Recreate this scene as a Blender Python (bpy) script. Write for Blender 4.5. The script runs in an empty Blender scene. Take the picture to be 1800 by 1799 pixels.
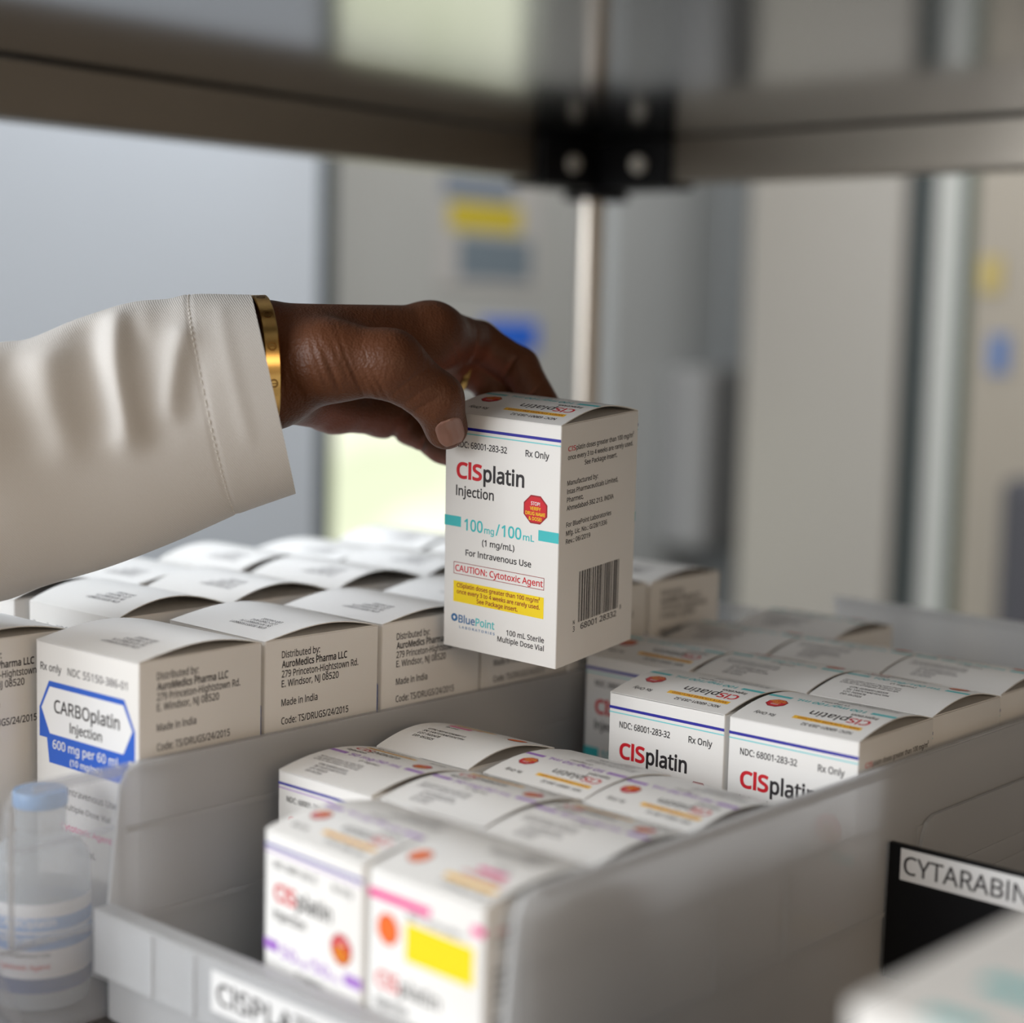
import bpy, math, random, os
import numpy as np
from mathutils import Matrix, Vector

S = bpy.context.scene
COL = S.collection
random.seed(7)

# ------------------------------------------------------------------ camera, world, lights, exposure
AX = np.array([[0.74342, 0.66837, 0.02472], [-0.09198, 0.06556, 0.9936], [-0.66247, 0.74094, -0.11022]])
cam_d = bpy.data.cameras.new('camera')
cam = bpy.data.objects.new('camera', cam_d)
COL.objects.link(cam)
cam.matrix_world = Matrix([[*AX[:, i] * np.array([1, 1, -1]), 0] for i in range(3)] + [[0, 0, 0, 1]])
cam_d.sensor_width = 36.0
cam_d.lens = 60.96
cam_d.clip_start = 0.02
cam_d.dof.use_dof = True
cam_d.dof.focus_distance = 0.702
cam_d.dof.aperture_fstop = 3.8
S.camera = cam

world = bpy.data.worlds.new('world')
S.world = world
world.use_nodes = True
wb = world.node_tree.nodes['Background']
wb.inputs[0].default_value = (0.92, 0.80, 0.67, 1)
wb.inputs[1].default_value = 0.27

def area(name, loc, target, sx, sy, power, color):
    l = bpy.data.lights.new(name, 'AREA')
    l.shape = 'RECTANGLE'; l.size = sx; l.size_y = sy; l.energy = power; l.color = color
    o = bpy.data.objects.new(name, l)
    COL.objects.link(o)
    o.location = loc
    o.rotation_euler = (Vector(target) - Vector(loc)).to_track_quat('-Z', 'Y').to_euler()
    return o
area('window_daylight_front', (-1.75, -1.05, 0.75), (-0.42, 0.5, -0.1), 1.2, 1.2, 30, (0.92, 0.96, 1.0))
area('room_daylight_front', (-1.0, -1.95, 0.35), (-0.42, 0.5, -0.12), 1.6, 1.3, 29, (0.93, 0.965, 1.0))
area('window_daylight_side', (-1.85, 1.15, 0.85), (-0.55, 0.55, -0.15), 1.2, 1.0, 17, (0.90, 0.95, 1.0))
area('ceiling_panel_light', (-1.2, 1.9, 1.25), (-1.7, 2.2, 0.0), 0.9, 0.9, 15, (1.0, 0.98, 0.95))

area('warm_fill_right', (1.45, -0.2, 0.55), (-0.35, 0.55, -0.1), 1.2, 1.0, 8, (1.0, 0.76, 0.52))  # added warm fill for the right-hand faces, stands in for room bounce

S.view_settings.view_transform = 'Standard'
S.view_settings.look = 'None'
S.view_settings.gamma = 1.0
S.view_settings.exposure = 0.40
S.view_settings.use_curve_mapping = False

# ------------------------------------------------------------------ materials
def srgb(r, g, b):
    f = lambda c: (c / 255 / 12.92) if c / 255 <= 0.04045 else ((c / 255 + 0.055) / 1.055) ** 2.4
    return (f(r), f(g), f(b), 1.0)
MATS = {}
def mat(name, color, rough=0.5, metal=0.0, spec=0.5, emit=None, emit_s=0.0, noise=0.0, nscale=40, coat=0.0, bump=0.0, bscale=300):
    if name in MATS: return MATS[name]
    m = bpy.data.materials.new(name); m.use_nodes = True
    nt = m.node_tree; b = nt.nodes['Principled BSDF']
    b.inputs['Base Color'].default_value = color
    b.inputs['Roughness'].default_value = rough
    b.inputs['Metallic'].default_value = metal
    b.inputs['Specular IOR Level'].default_value = spec
    b.inputs['Coat Weight'].default_value = coat
    if emit:
        b.inputs['Emission Color'].default_value = emit; b.inputs['Emission Strength'].default_value = emit_s
    if noise or bump:
        tc = nt.nodes.new('ShaderNodeTexCoord')
        n = nt.nodes.new('ShaderNodeTexNoise'); n.inputs['Scale'].default_value = nscale; n.inputs['Detail'].default_value = 4
        nt.links.new(tc.outputs['Object'], n.inputs['Vector'])
        if noise:
            mx = nt.nodes.new('ShaderNodeMix'); mx.data_type = 'RGBA'
            mx.inputs['A'].default_value = color
            mx.inputs['B'].default_value = tuple(c * (1 - noise) for c in color[:3]) + (1,)
            nt.links.new(n.outputs['Fac'], mx.inputs['Factor'])
            nt.links.new(mx.outputs['Result'], b.inputs['Base Color'])
        if bump:
            n2 = nt.nodes.new('ShaderNodeTexNoise'); n2.inputs['Scale'].default_value = bscale; n2.inputs['Detail'].default_value = 3
            nt.links.new(tc.outputs['Object'], n2.inputs['Vector'])
            bp = nt.nodes.new('ShaderNodeBump'); bp.inputs['Strength'].default_value = bump; bp.inputs['Distance'].default_value = 0.001
            nt.links.new(n2.outputs['Fac'], bp.inputs['Height'])
            nt.links.new(bp.outputs['Normal'], b.inputs['Normal'])
    MATS[name] = m
    return m

CARD = mat('white_cardboard', (0.83, 0.815, 0.79, 1), 0.42, noise=0.03, nscale=25, bump=0.03, bscale=900)
INK = {
    'black': mat('ink_black', (0.018, 0.014, 0.016, 1), 0.45),
    'grey': mat('ink_grey', (0.16, 0.15, 0.16, 1), 0.5),
    'red': mat('ink_red', srgb(205, 18, 35), 0.45),
    'navy': mat('ink_navy', srgb(26, 22, 150), 0.45),
    'teal': mat('ink_teal', srgb(64, 190, 194), 0.45),
    'lightteal': mat('ink_light_teal', srgb(120, 205, 210), 0.45),
    'yellow': mat('ink_yellow', srgb(245, 214, 12), 0.45),
    'gold': mat('ink_gold', srgb(246, 190, 40), 0.45),
    'orange': mat('ink_orange', srgb(232, 110, 40), 0.45),
    'purple': mat('ink_purple', srgb(160, 112, 195), 0.45),
    'pink': mat('ink_pink', srgb(228, 50, 140), 0.45),
    'blue': mat('ink_blue', srgb(40, 96, 200), 0.45),
    'logo': mat('ink_logo_blue', srgb(40, 105, 160), 0.45),
    'white': mat('ink_white', (0.85, 0.85, 0.85, 1), 0.45),
    'maroon': mat('ink_maroon', srgb(150, 20, 30), 0.45),
    'slate': mat('ink_slate_blue', srgb(48, 74, 125), 0.45),
    'paleblue': mat('ink_pale_blue', srgb(110, 150, 205), 0.45),
}

def plastic(name, color, tr=0.42, tl=0.45, rough=0.35):
    m = bpy.data.materials.new(name); m.use_nodes = True
    nt = m.node_tree; nd = nt.nodes; b = nd['Principled BSDF']; out = nd['Material Output']
    tc = nd.new('ShaderNodeTexCoord'); n = nd.new('ShaderNodeTexNoise')
    n.inputs['Scale'].default_value = 14; n.inputs['Detail'].default_value = 3
    nt.links.new(tc.outputs['Object'], n.inputs['Vector'])
    mxc = nd.new('ShaderNodeMix'); mxc.data_type = 'RGBA'
    mxc.inputs['A'].default_value = color; mxc.inputs['B'].default_value = tuple(c * 0.93 for c in color[:3]) + (1,)
    nt.links.new(n.outputs['Fac'], mxc.inputs['Factor'])
    nt.links.new(mxc.outputs['Result'], b.inputs['Base Color'])
    b.inputs['Roughness'].default_value = rough
    t = nd.new('ShaderNodeBsdfTranslucent'); t.inputs[0].default_value = color
    p = nd.new('ShaderNodeBsdfTransparent'); p.inputs[0].default_value = (0.97, 0.97, 0.98, 1)
    m1 = nd.new('ShaderNodeMixShader'); m1.inputs[0].default_value = tl
    nt.links.new(b.outputs[0], m1.inputs[1]); nt.links.new(t.outputs[0], m1.inputs[2])
    m2 = nd.new('ShaderNodeMixShader'); m2.inputs[0].default_value = tr
    nt.links.new(m1.outputs[0], m2.inputs[1]); nt.links.new(p.outputs[0], m2.inputs[2])
    nt.links.new(m2.outputs[0], out.inputs[0])
    return m
FROST = plastic('frosted_bin_plastic', (0.76, 0.77, 0.78, 1), tr=0.30)
CLEAR = plastic('clear_bin_plastic', (0.78, 0.80, 0.82, 1), tr=0.73, rough=0.25)

# ------------------------------------------------------------------ mesh helpers
class MB:
    def __init__(s): s.v, s.f, s.m, s.mats = [], [], [], []
    def slot(s, m):
        if m not in s.mats: s.mats.append(m)
        return s.mats.index(m)
    def add(s, verts, faces, m):
        k = len(s.v); i = s.slot(m)
        s.v += [tuple(map(float, v)) for v in verts]
        for f in faces: s.f.append(tuple(k + a for a in f)); s.m.append(i)
    def box(s, lo, hi, m):
        x0, y0, z0 = lo; x1, y1, z1 = hi
        s.add([(x0,y0,z0),(x1,y0,z0),(x1,y1,z0),(x0,y1,z0),(x0,y0,z1),(x1,y0,z1),(x1,y1,z1),(x0,y1,z1)],
              [(3,2,1,0),(4,5,6,7),(0,1,5,4),(1,2,6,5),(2,3,7,6),(3,0,4,7)], m)
    def prism(s, poly, axis, a, b, m):
        # poly: list of 2D points in the plane normal to axis, extruded a..b
        n = len(poly)
        def P(p, t):
            return {'x': (t, p[0], p[1]), 'y': (p[0], t, p[1]), 'z': (p[0], p[1], t)}[axis]
        V = [P(p, a) for p in poly] + [P(p, b) for p in poly]
        F = [tuple(range(n))[::-1], tuple(range(n, 2 * n))] + [(i, (i + 1) % n, n + (i + 1) % n, n + i) for i in range(n)]
        s.add(V, F, m)
    def lathe(s, prof, m, n=40, c=(0, 0, 0)):
        k = len(prof); V = []; F = []
        for i in range(n):
            a = 2 * math.pi * i / n
            for r, z in prof: V.append((c[0] + r * math.cos(a), c[1] + r * math.sin(a), c[2] + z))
        for i in range(n):
            j = (i + 1) % n
            for q in range(k - 1): F.append((i * k + q, j * k + q, j * k + q + 1, i * k + q + 1))
        s.add(V, F, m)
    def tube(s, a, b, r0, r1, m, n=20, caps=True):
        a = np.array(a, float); b = np.array(b, float); d = b - a; d /= np.linalg.norm(d)
        u = np.cross(d, [0, 0, 1.0]) if abs(d[2]) < 0.9 else np.cross(d, [1.0, 0, 0]); u /= np.linalg.norm(u); w = np.cross(d, u)
        V = []
        for P, r in ((a, r0), (b, r1)):
            for i in range(n):
                t = 2 * math.pi * i / n; V.append(P + r * (u * math.cos(t) + w * math.sin(t)))
        F = [(i, (i + 1) % n, n + (i + 1) % n, n + i) for i in range(n)]
        if caps: F += [tuple(range(n))[::-1], tuple(range(n, 2 * n))]
        s.add(V, F, m)
    def mesh(s, name, smooth=None):
        me = bpy.data.meshes.new(name); me.from_pydata(s.v, [], s.f)
        for m in s.mats: me.materials.append(m)
        me.polygons.foreach_set('material_index', s.m)
        if smooth is not None:
            me.polygons.foreach_set('use_smooth', [True] * len(me.polygons))
            me.set_sharp_from_angle(angle=math.radians(smooth))
        me.update(); return me
    def build(s, name, parent=None, smooth=None):
        return link(name, s.mesh(name, smooth), parent)
def link(name, data, parent=None):
    o = bpy.data.objects.new(name, data); COL.objects.link(o)
    if parent is not None: o.parent = parent
    return o
def empty(name, loc=(0, 0, 0)):
    o = bpy.data.objects.new(name, None); COL.objects.link(o); o.location = loc; o.empty_display_size = 0.02; return o
def tag(o, label=None, cat=None, group=None, kind=None):
    if label: o['label'] = label
    if cat: o['category'] = cat
    if group: o['group'] = group
    if kind: o['kind'] = kind
    return o
def bevel(o, w, seg=2, ang=40):
    m = o.modifiers.new('edge', 'BEVEL'); m.width = w; m.segments = seg; m.limit_method = 'ANGLE'; m.angle_limit = math.radians(ang); m.harden_normals = False
    return o

# ------------------------------------------------------------------ lettering
try:
    FONT = bpy.data.fonts.load(os.path.join(bpy.utils.system_resource('DATAFILES'), 'fonts', 'NotoSansMath-Regular.woff2'))
except Exception:
    FONT = None
_tc = {}
def _fatten(V, F, b):
    # push every outline vertex outwards by b (heavier weight of the same letters)
    E = {}
    for f in F:
        P = V[list(f)]; ar = np.sum(P[:, 0] * np.roll(P[:, 1], -1) - np.roll(P[:, 0], -1) * P[:, 1])
        g = f if ar > 0 else f[::-1]
        for a, c in zip(g, g[1:] + g[:1]): E[(a, c)] = 1
    N = np.zeros_like(V); C = np.zeros(len(V))
    for a, c in E:
        if (c, a) in E: continue
        d = V[c] - V[a]; L = np.hypot(*d)
        if L < 1e-9: continue
        n = np.array([d[1], -d[0]]) / L
        for q in (a, c): N[q] += n; C[q] += 1
    L = np.linalg.norm(N, axis=1); ok = (L > 1e-6)
    M = np.zeros_like(V); M[ok] = N[ok] / L[ok][:, None]
    k = np.ones(len(V)); k[ok] = np.minimum(1.6, C[ok] / np.maximum(L[ok], 1e-6))
    return V + M * (k * b)[:, None]
def _raw(s, bold):
    s = s.replace('I', 'l')      # plain sans capital
    if bold:
        V, F = _raw(s, 0.0)
        if not len(V): return V, F
        return _fatten(V, F, bold), F
    if s.endswith('²'):
        V, F = _raw(s[:-1], bold); v2, f2 = _raw('2', bold); n = len(V)
        v2 = v2 * 0.55 + np.array([V[:, 0].max() + 0.03, 0.36])
        return np.concatenate([V, v2]), F + [tuple(n + i for i in f) for f in f2]
    if (s, bold) in _tc: return _tc[(s, bold)]
    c = bpy.data.curves.new('lettering', 'FONT'); c.body = s
    if FONT: c.font = FONT
    c.size = 1.0; c.resolution_u = 3; c.fill_mode = 'FRONT'
    o = bpy.data.objects.new('lettering', c); COL.objects.link(o)
    dg = bpy.context.evaluated_depsgraph_get(); ev = o.evaluated_get(dg); me = ev.to_mesh()
    V = np.array([v.co[:2] for v in me.vertices]) if len(me.vertices) else np.zeros((0, 2))
    F = [tuple(p.vertices) for p in me.polygons]
    ev.to_mesh_clear(); bpy.data.objects.remove(o); bpy.data.curves.remove(c)
    _tc[(s, bold)] = (V, F)
    return V, F
_H = _raw('H', 0.0)[0]; CAPH = float(_H[:, 1].max()) if len(_H) else 0.7

def text(ink, s, x, base, cap, width=None, align='L', bold=0.014, sx=0.86):
    """2D print element in millimetres: x to the right, y DOWN from the panel's top edge; base = baseline."""
    V, F = _raw(s, bold)
    if not len(V): return None
    k = cap / CAPH
    x0, x1 = V[:, 0].min(), V[:, 0].max()
    kx = (width / (x1 - x0)) if width else k * sx
    P = np.empty_like(V); P[:, 0] = (V[:, 0] - x0) * kx; P[:, 1] = base - V[:, 1] * k
    w = (x1 - x0) * kx
    P[:, 0] += {'L': x, 'R': x - w, 'C': x - w / 2}[align]
    return (ink, P, F, 0)
def rect(ink, x0, y0, x1, y1, lay=0):
    n = max(1, int((x1 - x0) / 4)); k = max(1, int(abs(y1 - y0) / 4))
    P = np.array([(x0 + (x1 - x0) * i / n, y0 + (y1 - y0) * j / k) for j in range(k + 1) for i in range(n + 1)])
    F = [(j * (n + 1) + i, j * (n + 1) + i + 1, (j + 1) * (n + 1) + i + 1, (j + 1) * (n + 1) + i) for j in range(k) for i in range(n)]
    return (ink, P, F, lay)
def poly(ink, pts, lay=0): return (ink, np.array(pts, float), [tuple(range(len(pts)))], lay)
def frame(ink, x0, y0, x1, y1, t): return [rect(ink, x0, y0, x1, y0 + t), rect(ink, x0, y1 - t, x1, y1), rect(ink, x0, y0, x0 + t, y1), rect(ink, x1 - t, y0, x1, y1)]
def ngon(ink, cx, cy, r, n, lay=0, rot=0.0, sy=1.0): return poly(ink, [(cx + r * math.cos(rot + 2 * math.pi * i / n), cy + sy * r * math.sin(rot + 2 * math.pi * i / n)) for i in range(n)], lay)
def octagon(cx, cy, r, rim='maroon', face='red', words=True, wc='yellow'):
    a = math.pi / 8
    E = [ngon(rim, cx, cy, r, 8, 0, a), ngon(face, cx, cy, r * 0.9, 8, 1, a)]
    if words:
        for i, (w, c) in enumerate((('STOP!', 'white'), ('VERIFY', wc), ('DRUG NAME', wc), ('& DOSE!', wc))):
            t = text(c, w, cx, cy - r * 0.28 + i * r * 0.33, r * 0.22, align='C', bold=0.012)
            if t: E.append((t[0], t[1], t[2], 2))
    return E

# ------------------------------------------------------------------ cartons
def carton_meshes(name, W, D, H, front, side, lid, bulge=0.005, skew=1.0, back=True):
    """front/side/lid: print elements (mm). Returns (body mesh, lid mesh). Origin at base centre, front faces -Y."""
    b = MB(); r = 0.0007; top = H - 0.0006
    P = []
    for cx, cy, a0 in ((W/2-r, -D/2+r, -90), (W/2-r, D/2-r, 0), (-W/2+r, D/2-r, 90), (-W/2+r, -D/2+r, 180)):
        for q in range(4):
            a = math.radians(a0 + 30 * q); P.append((cx + r * math.cos(a), cy + r * math.sin(a)))
    b.prism(P, 'z', 0, top, CARD)
    # dust flaps seen under the raised lid
    b.box((W/2-0.018, -D/2+0.001, top), (W/2-0.0006, D/2-0.001, top+0.0004), CARD)
    b.box((-W/2+0.0006, -D/2+0.001, top), (-W/2+0.018, D/2-0.001, top+0.0004), CARD)
    e0 = 0.00005
    def put(mb, els, fn):
        for el in els:
            if el is None: continue
            if isinstance(el, list): put(mb, el, fn); continue
            ink, Q, F, lay = el
            mb.add([fn(x / 1000, y / 1000, e0 * (1 + lay)) for x, y in Q], F, INK[ink])
    put(b, front, lambda x, y, e: (x - W/2, -D/2 - e, H - y))
    if back: put(b, front, lambda x, y, e: (W/2 - x, D/2 + e, H - y))
    put(b, side, lambda x, y, e: (W/2 + e, -D/2 + x, H - y))
    body = b.mesh(name, 30)
    l = MB(); n = 28; th = 0.0004
    zc = lambda y: H - 0.0004 + bulge * max(0.0, math.sin(math.pi * min(1, max(0, (y / D))) ** skew)) ** 0.93
    ys = [D * (i / n) for i in range(n + 1)]
    w = W / 2 - 0.0003
    V = []
    for y in ys:
        z = zc(y); V += [(-w, -D/2 + y, z), (w, -D/2 + y, z), (w, -D/2 + y, z - th), (-w, -D/2 + y, z - th)]
    F = []
    for i in range(n):
        a = 4 * i; c = a + 4
        F += [(a, a+1, c+1, c), (a+1, a+2, c+2, c+1), (a+2, a+3, c+3, c+2), (a+3, a, c, c+3)]
    F += [(0, 3, 2, 1), (4*n, 4*n+1, 4*n+2, 4*n+3)]
    l.add(V, F, CARD)
    put(l, lid, lambda x, y, e: (W/2 - x, -D/2 + y, zc(y) + 1.2 * e))
    return body, l.mesh(name + '_lid', 35)
def carton(kind, label, loc, rot=0.0, group=None):
    """loc: base centre; every carton is its body mesh with the bulging lid flap as a part."""
    body, lid = KINDS[kind]
    o = link('medicine_carton', body); o.location = loc; o.rotation_euler = (0, 0, rot)
    link('lid_flap', lid, o)
    return tag(o, label, 'carton', group)

def tiny(ink, lines, x, y, cap, pitch, sx=0.8): return [text(ink, s, x, y + i * pitch, cap, sx=sx) for i, s in enumerate(lines)]

def barcode(x0, y0, x1, y1):
    rnd = random.Random(3); E = []; x = x0
    while x < x1 - 0.3:
        w = rnd.choice((0.25, 0.25, 0.5, 0.8)); E.append(rect('black', x, y0, min(x + w, x1), y1)); x += w + rnd.choice((0.25, 0.3, 0.5, 0.7))
    return E

def vscale(E, ky):
    out = []
    for e in E:
        if isinstance(e, list): out.append(vscale(e, ky))
        elif e is not None: out.append((e[0], e[1] * np.array([1.0, ky]), e[2], e[3]))
    return out
def cis_front(W, bar, thin, dose, vol, H=100.5):
    k = W / 58.0
    X = lambda v: v * k
    E = [rect('navy', 0.1, X(6.0), W-0.1, X(7.2)), rect(thin, 0.1, X(8.4), W-0.1, X(8.9)),
         text('black', 'NDC: 68001-283-32', X(5.6), X(14.6), X(2.55), X(26)), text('black', 'Rx Only', X(40.8), X(14.6), X(2.6), X(11.6)),
         text('red', 'CIS', X(6), X(27.4), X(6.3), X(13.2), bold=0.026), text('black', 'platin', X(19.9), X(27.4), X(6.3), X(20.6), bold=0.020),
         text('black', 'Injection', X(5.9), X(34.9), X(4.0), X(19.5)),
         octagon(X(46.3), X(35.8), X(6.3)),
         rect(bar, 0.1, X(43.9), X(8.7), X(48.3)), rect(bar, X(48), X(43.9), W-0.1, X(48.3)),
         text(bar, dose, X(10.4), X(49.2), X(4.7), X(9.6), bold=0.014), text(bar, 'mg', X(20.8), X(49.2), X(2.6), X(5.0)), text(bar, '/', X(26.6), X(49.2), X(4.7), X(2.2)),
         text(bar, vol, X(29.6), X(49.2), X(4.7), X(10), bold=0.014), text(bar, 'mL', X(40.4), X(49.2), X(2.6), X(5.6)),
         text('black', '(1 mg/mL)', X(28), X(54.6), X(2.5), X(16.5), 'C'), text('black', 'For Intravenous Use', X(11.3), X(60.0), X(2.5), X(33.5)),
         frame('maroon', X(5.2), X(63.4), X(51.4), X(68.6), 0.25), text('red', 'CAUTION: Cytotoxic Agent', X(6), X(67.3), X(2.6), X(44.8)),
         rect('yellow', X(5.2), X(71.6), X(51.4), X(80.6)),
         text('maroon', 'CISplatin doses greater than 100 mg/m²', X(7), X(74.2), X(1.75), X(42.5)),
         text('maroon', 'once every 3 to 4 weeks are rarely used.', X(7), X(76.9), X(1.75), X(42.5)), text('maroon', 'See Package insert.', X(28), X(79.6), X(1.75), X(21), 'C'),
         ngon('logo', X(5.9), X(87.6), X(1.7), 20), poly('white', [(X(5.1), X(87.5)), (X(5.9), X(86.7)), (X(6.7), X(87.5)), (X(5.9), X(88.5))], 1),
         text('logo', 'Blue', X(8.1), X(89.4), X(3.2), X(8.6)), text('teal', 'Point', X(17.1), X(89.4), X(3.2), X(9.8)), text('logo', 'L A B O R A T O R I E S', X(8.6), X(91.8), X(1.0), X(18.5)),
         text('black', '100 mL Sterile', X(52), X(90.6), X(2.2), X(19), 'R'), text('black', 'Multiple Dose Vial', X(52), X(94.0), X(2.2), X(23.5), 'R')]
    out = []
    for e in E:
        if isinstance(e, tuple) and e[0] == 'maroon' and len(e[1]) > 300: e = (e[0], e[1], e[2], 1)
        out.append(e)
    return vscale(out, H / 100.5 / k)
def cis_side(D, H=100.5):
    k = D / 58.0
    X = lambda v: v * k
    E = [text('red', 'CIS', X(5.0), X(11.3), X(1.9), X(5.6), bold=0.012), text('black', 'platin doses greater than 100 mg/m²', X(10.9), X(11.3), X(1.9), X(43.5)),
         text('black', 'once every 3 to 4 weeks are rarely used.', X(5.0), X(14.8), X(1.9), X(49)), text('black', 'See Package insert.', X(29.5), X(18.2), X(1.9), X(24.5), 'C'),
         text('black', 'Manufactured by:', X(5), X(25.2), X(1.9), X(22.5)), text('black', 'Intas Pharmaceuticals Limited,', X(5), X(28.7), X(1.9), X(38)), text('black', 'Pharmez,', X(5), X(32.1), X(1.9), X(12)),
         text('black', 'Ahmedabad-382 213. INDIA', X(5), X(35.5), X(1.9), X(35)),
         text('black', 'For BluePoint Laboratories', X(5), X(42.3), X(1.9), X(33.5)), text('black', 'Mfg. Lic. No.: G/28/1336', X(5), X(45.8), X(1.9), X(30.5)), text('black', 'Rev.: 06/2019', X(5), X(49.2), X(1.9), X(18)),
         barcode(X(15.5), X(62.5), X(46), X(84.0)), text('black', '68001 28332', X(17.5), X(87.3), X(2.4), X(27.5)), text('black', 'N', X(11.8), X(84.2), X(1.7)), text('black', '3', X(11.8), X(87.3), X(2.2)), text('black', '8', X(47.5), X(84.8), X(1.8))]
    return vscale(E, H / 100.5 / k)
def cis_lid(W, D, bar, dose):
    k = W / 58.0
    X = lambda v: v * k
    E = [text('black', 'NDC: 68001-283-32', X(6.5), X(6.2), X(2.0), X(22)), text('black', 'Rx Only', X(42), X(8.5), X(2.2), X(9.5)),
         rect('gold', X(5), X(8.3), X(35), X(11.0)), text('maroon', 'SAFETY STICKERS ENCLOSED', X(6), X(10.5), X(1.5), X(27)),
         text('red', 'CIS', X(5), X(18.2), X(4.8), X(9.3), bold=0.016), text('black', 'platin', X(14.8), X(18.2), X(4.8), X(16.5), bold=0.01),
         text('black', 'Injection', X(5), X(23.0), X(2.4), X(11.5)), octagon(X(48.5), X(19.0), X(4.6), 'maroon', 'red', True, 'gold'),
         rect(bar, 0.5, X(26.5), X(11), X(29.3)), rect(bar, X(47), X(26.5), W-0.5, X(29.3)), text(bar, dose, X(13), X(29.6), X(3.4), X(32)),
         text('black', '(1 mg/mL)', X(30), X(33.6), X(1.7), X(12), 'C'),
         tiny('grey', ['Each mL contains cisplatin 1 mg, sodium chloride', '9 mg, mannitol 1 mg and water for injection. Store', 'at 15 to 25 C. Do not refrigerate. Protect from light'], X(5), X(38.5), X(1.2), X(2.0), 0.7),
         tiny('grey', ['GTIN: 00368001283325', 'SN: 1ANTUTANE1KYCTPH', 'LOT: P020478', 'EXP: 05/2025'], X(12), X(46.2), X(1.5), X(2.5))]
    return E
def pink_front(W):
    return [rect('pink', 0.1, 6.6, W*0.55, 9.4), rect('pink', W*0.9, 6.6, W-0.1, 9.4), octagon(9.2, 18, 5.2, 'red', 'orange', False), rect('yellow', W*0.34, 13.5, W*0.92, 25.5),
            text('black', 'NDC 16729-288-11', W*0.35, 12.3, 1.9, W*0.5), text('red', 'CIS', 4, 37, 5.0, 10.5, bold=0.02), text('black', 'platin', 15, 37, 5.0, 18, bold=0.012), text('black', 'Injection', 4, 43, 3.2, 15),
            rect('pink', 0.1, 48, 8, 52), text('pink', '50 mg/50 mL', 10, 51.6, 3.4, 28), text('black', 'For Intravenous Use', 8, 58, 2.2, 30)]
def pink_lid(W):
    return [text('black', 'NDC 16729-288-11', 4, 5.5, 1.8, 20), rect('gold', 4, 7.3, 26, 9.9), text('red', 'CISplatin injection', 5, 14, 2.2, 18), rect('pink', 8, 15.5, 20, 18), octagon(W-9, 13, 4.3, 'maroon', 'orange', False), text('black', 'Rx only', 10, 21.5, 1.7),
            tiny('black', ['GTIN: 00316729268113', 'SN: 1ANTUTANE1KYCTPH', 'LOT: P020478', 'EXP: 05/2025'], 8, 30, 1.7, 3.0)]
def carbo_front(W):
    k = W
    hexo = [(2.2, 22), (8, 15.6), (W-8, 15.6), (W-2.2, 22), (W-2.2, 33.5), (W-2.2, 46), (2.2, 46), (2.2, 33.5)]
    hexi = [(3.6, 26.5), (9, 17.6), (W-9, 17.6), (W-3.6, 26.5), (W-9, 36.0), (9, 36.0)]
    return [text('black', 'Rx only', 3, 11.6, 2.9, 13.5, bold=0.008), text('black', 'NDC', 20.5, 11.6, 2.9, 8, bold=0.004), text('grey', '55150-386-01', 30, 11.6, 2.9, 27),
            poly('blue', [(2.2, 26.5), (8.5, 15.4), (W-8.5, 15.4), (W-2.2, 26.5), (W-2.2, 38), (W-6, 38), (W-7, 47.5), (8.5, 47.5), (7, 38), (2.2, 38)]), poly('white', hexi, 1),
            tuple([*text('black', 'CARBO', W/2-20, 27.2, 4.9, 22.5, bold=0.01)[:3], 2]), tuple([*text('black', 'platin', W/2+3.2, 27.2, 4.9, 17.5)[:3], 2]), tuple([*text('black', 'Injection', W/2, 33.6, 3.6, 20, 'C')[:3], 2]),
            tuple([*text('white', '600 mg per 60 mL', W/2, 41.5, 3.4, 42, 'C', bold=0.008)[:3], 2]), tuple([*text('white', '(10 mg/mL)', W/2, 46.3, 2.4, 20, 'C')[:3], 2]),
            text('black', 'For Intravenous Use', W/2, 58, 2.6, 38, 'C'), text('black', 'Multiple-Dose Vial', W/2, 64, 2.2, 30, 'C'), text('pink', 'Cytotoxic Agent', W/2, 72, 2.4, 32, 'C'), text('black', '60 mL', W/2, 80, 2.4, 12, 'C')]
def carbo_side(D):
    T = [('Distributed by:', 7.9, 19.5, 0.012), ('AuroMedics Pharma LLC', 11.8, 34, 0.022), ('279 Princeton-Hightstown Rd.', 15.7, 40, 0.012), ('E. Windsor, NJ 08520', 19.6, 29.5, 0.012), ('Made in India', 27.2, 18.5, 0.012), ('Code: TS/DRUGS/24/2015', 34.6, 35, 0.012)]
    return [text('black', s, 8.2, y, 2.7, w, bold=b) for s, y, w, b in T]
def carbo_lid(W, D):
    return [tiny('grey', ['GTIN: 00355150386011', 'SN: 5015038601174', 'LOT: CB6019012', 'EXP: 04/2022'], 14, 12, 1.9, 2.8)]

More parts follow.
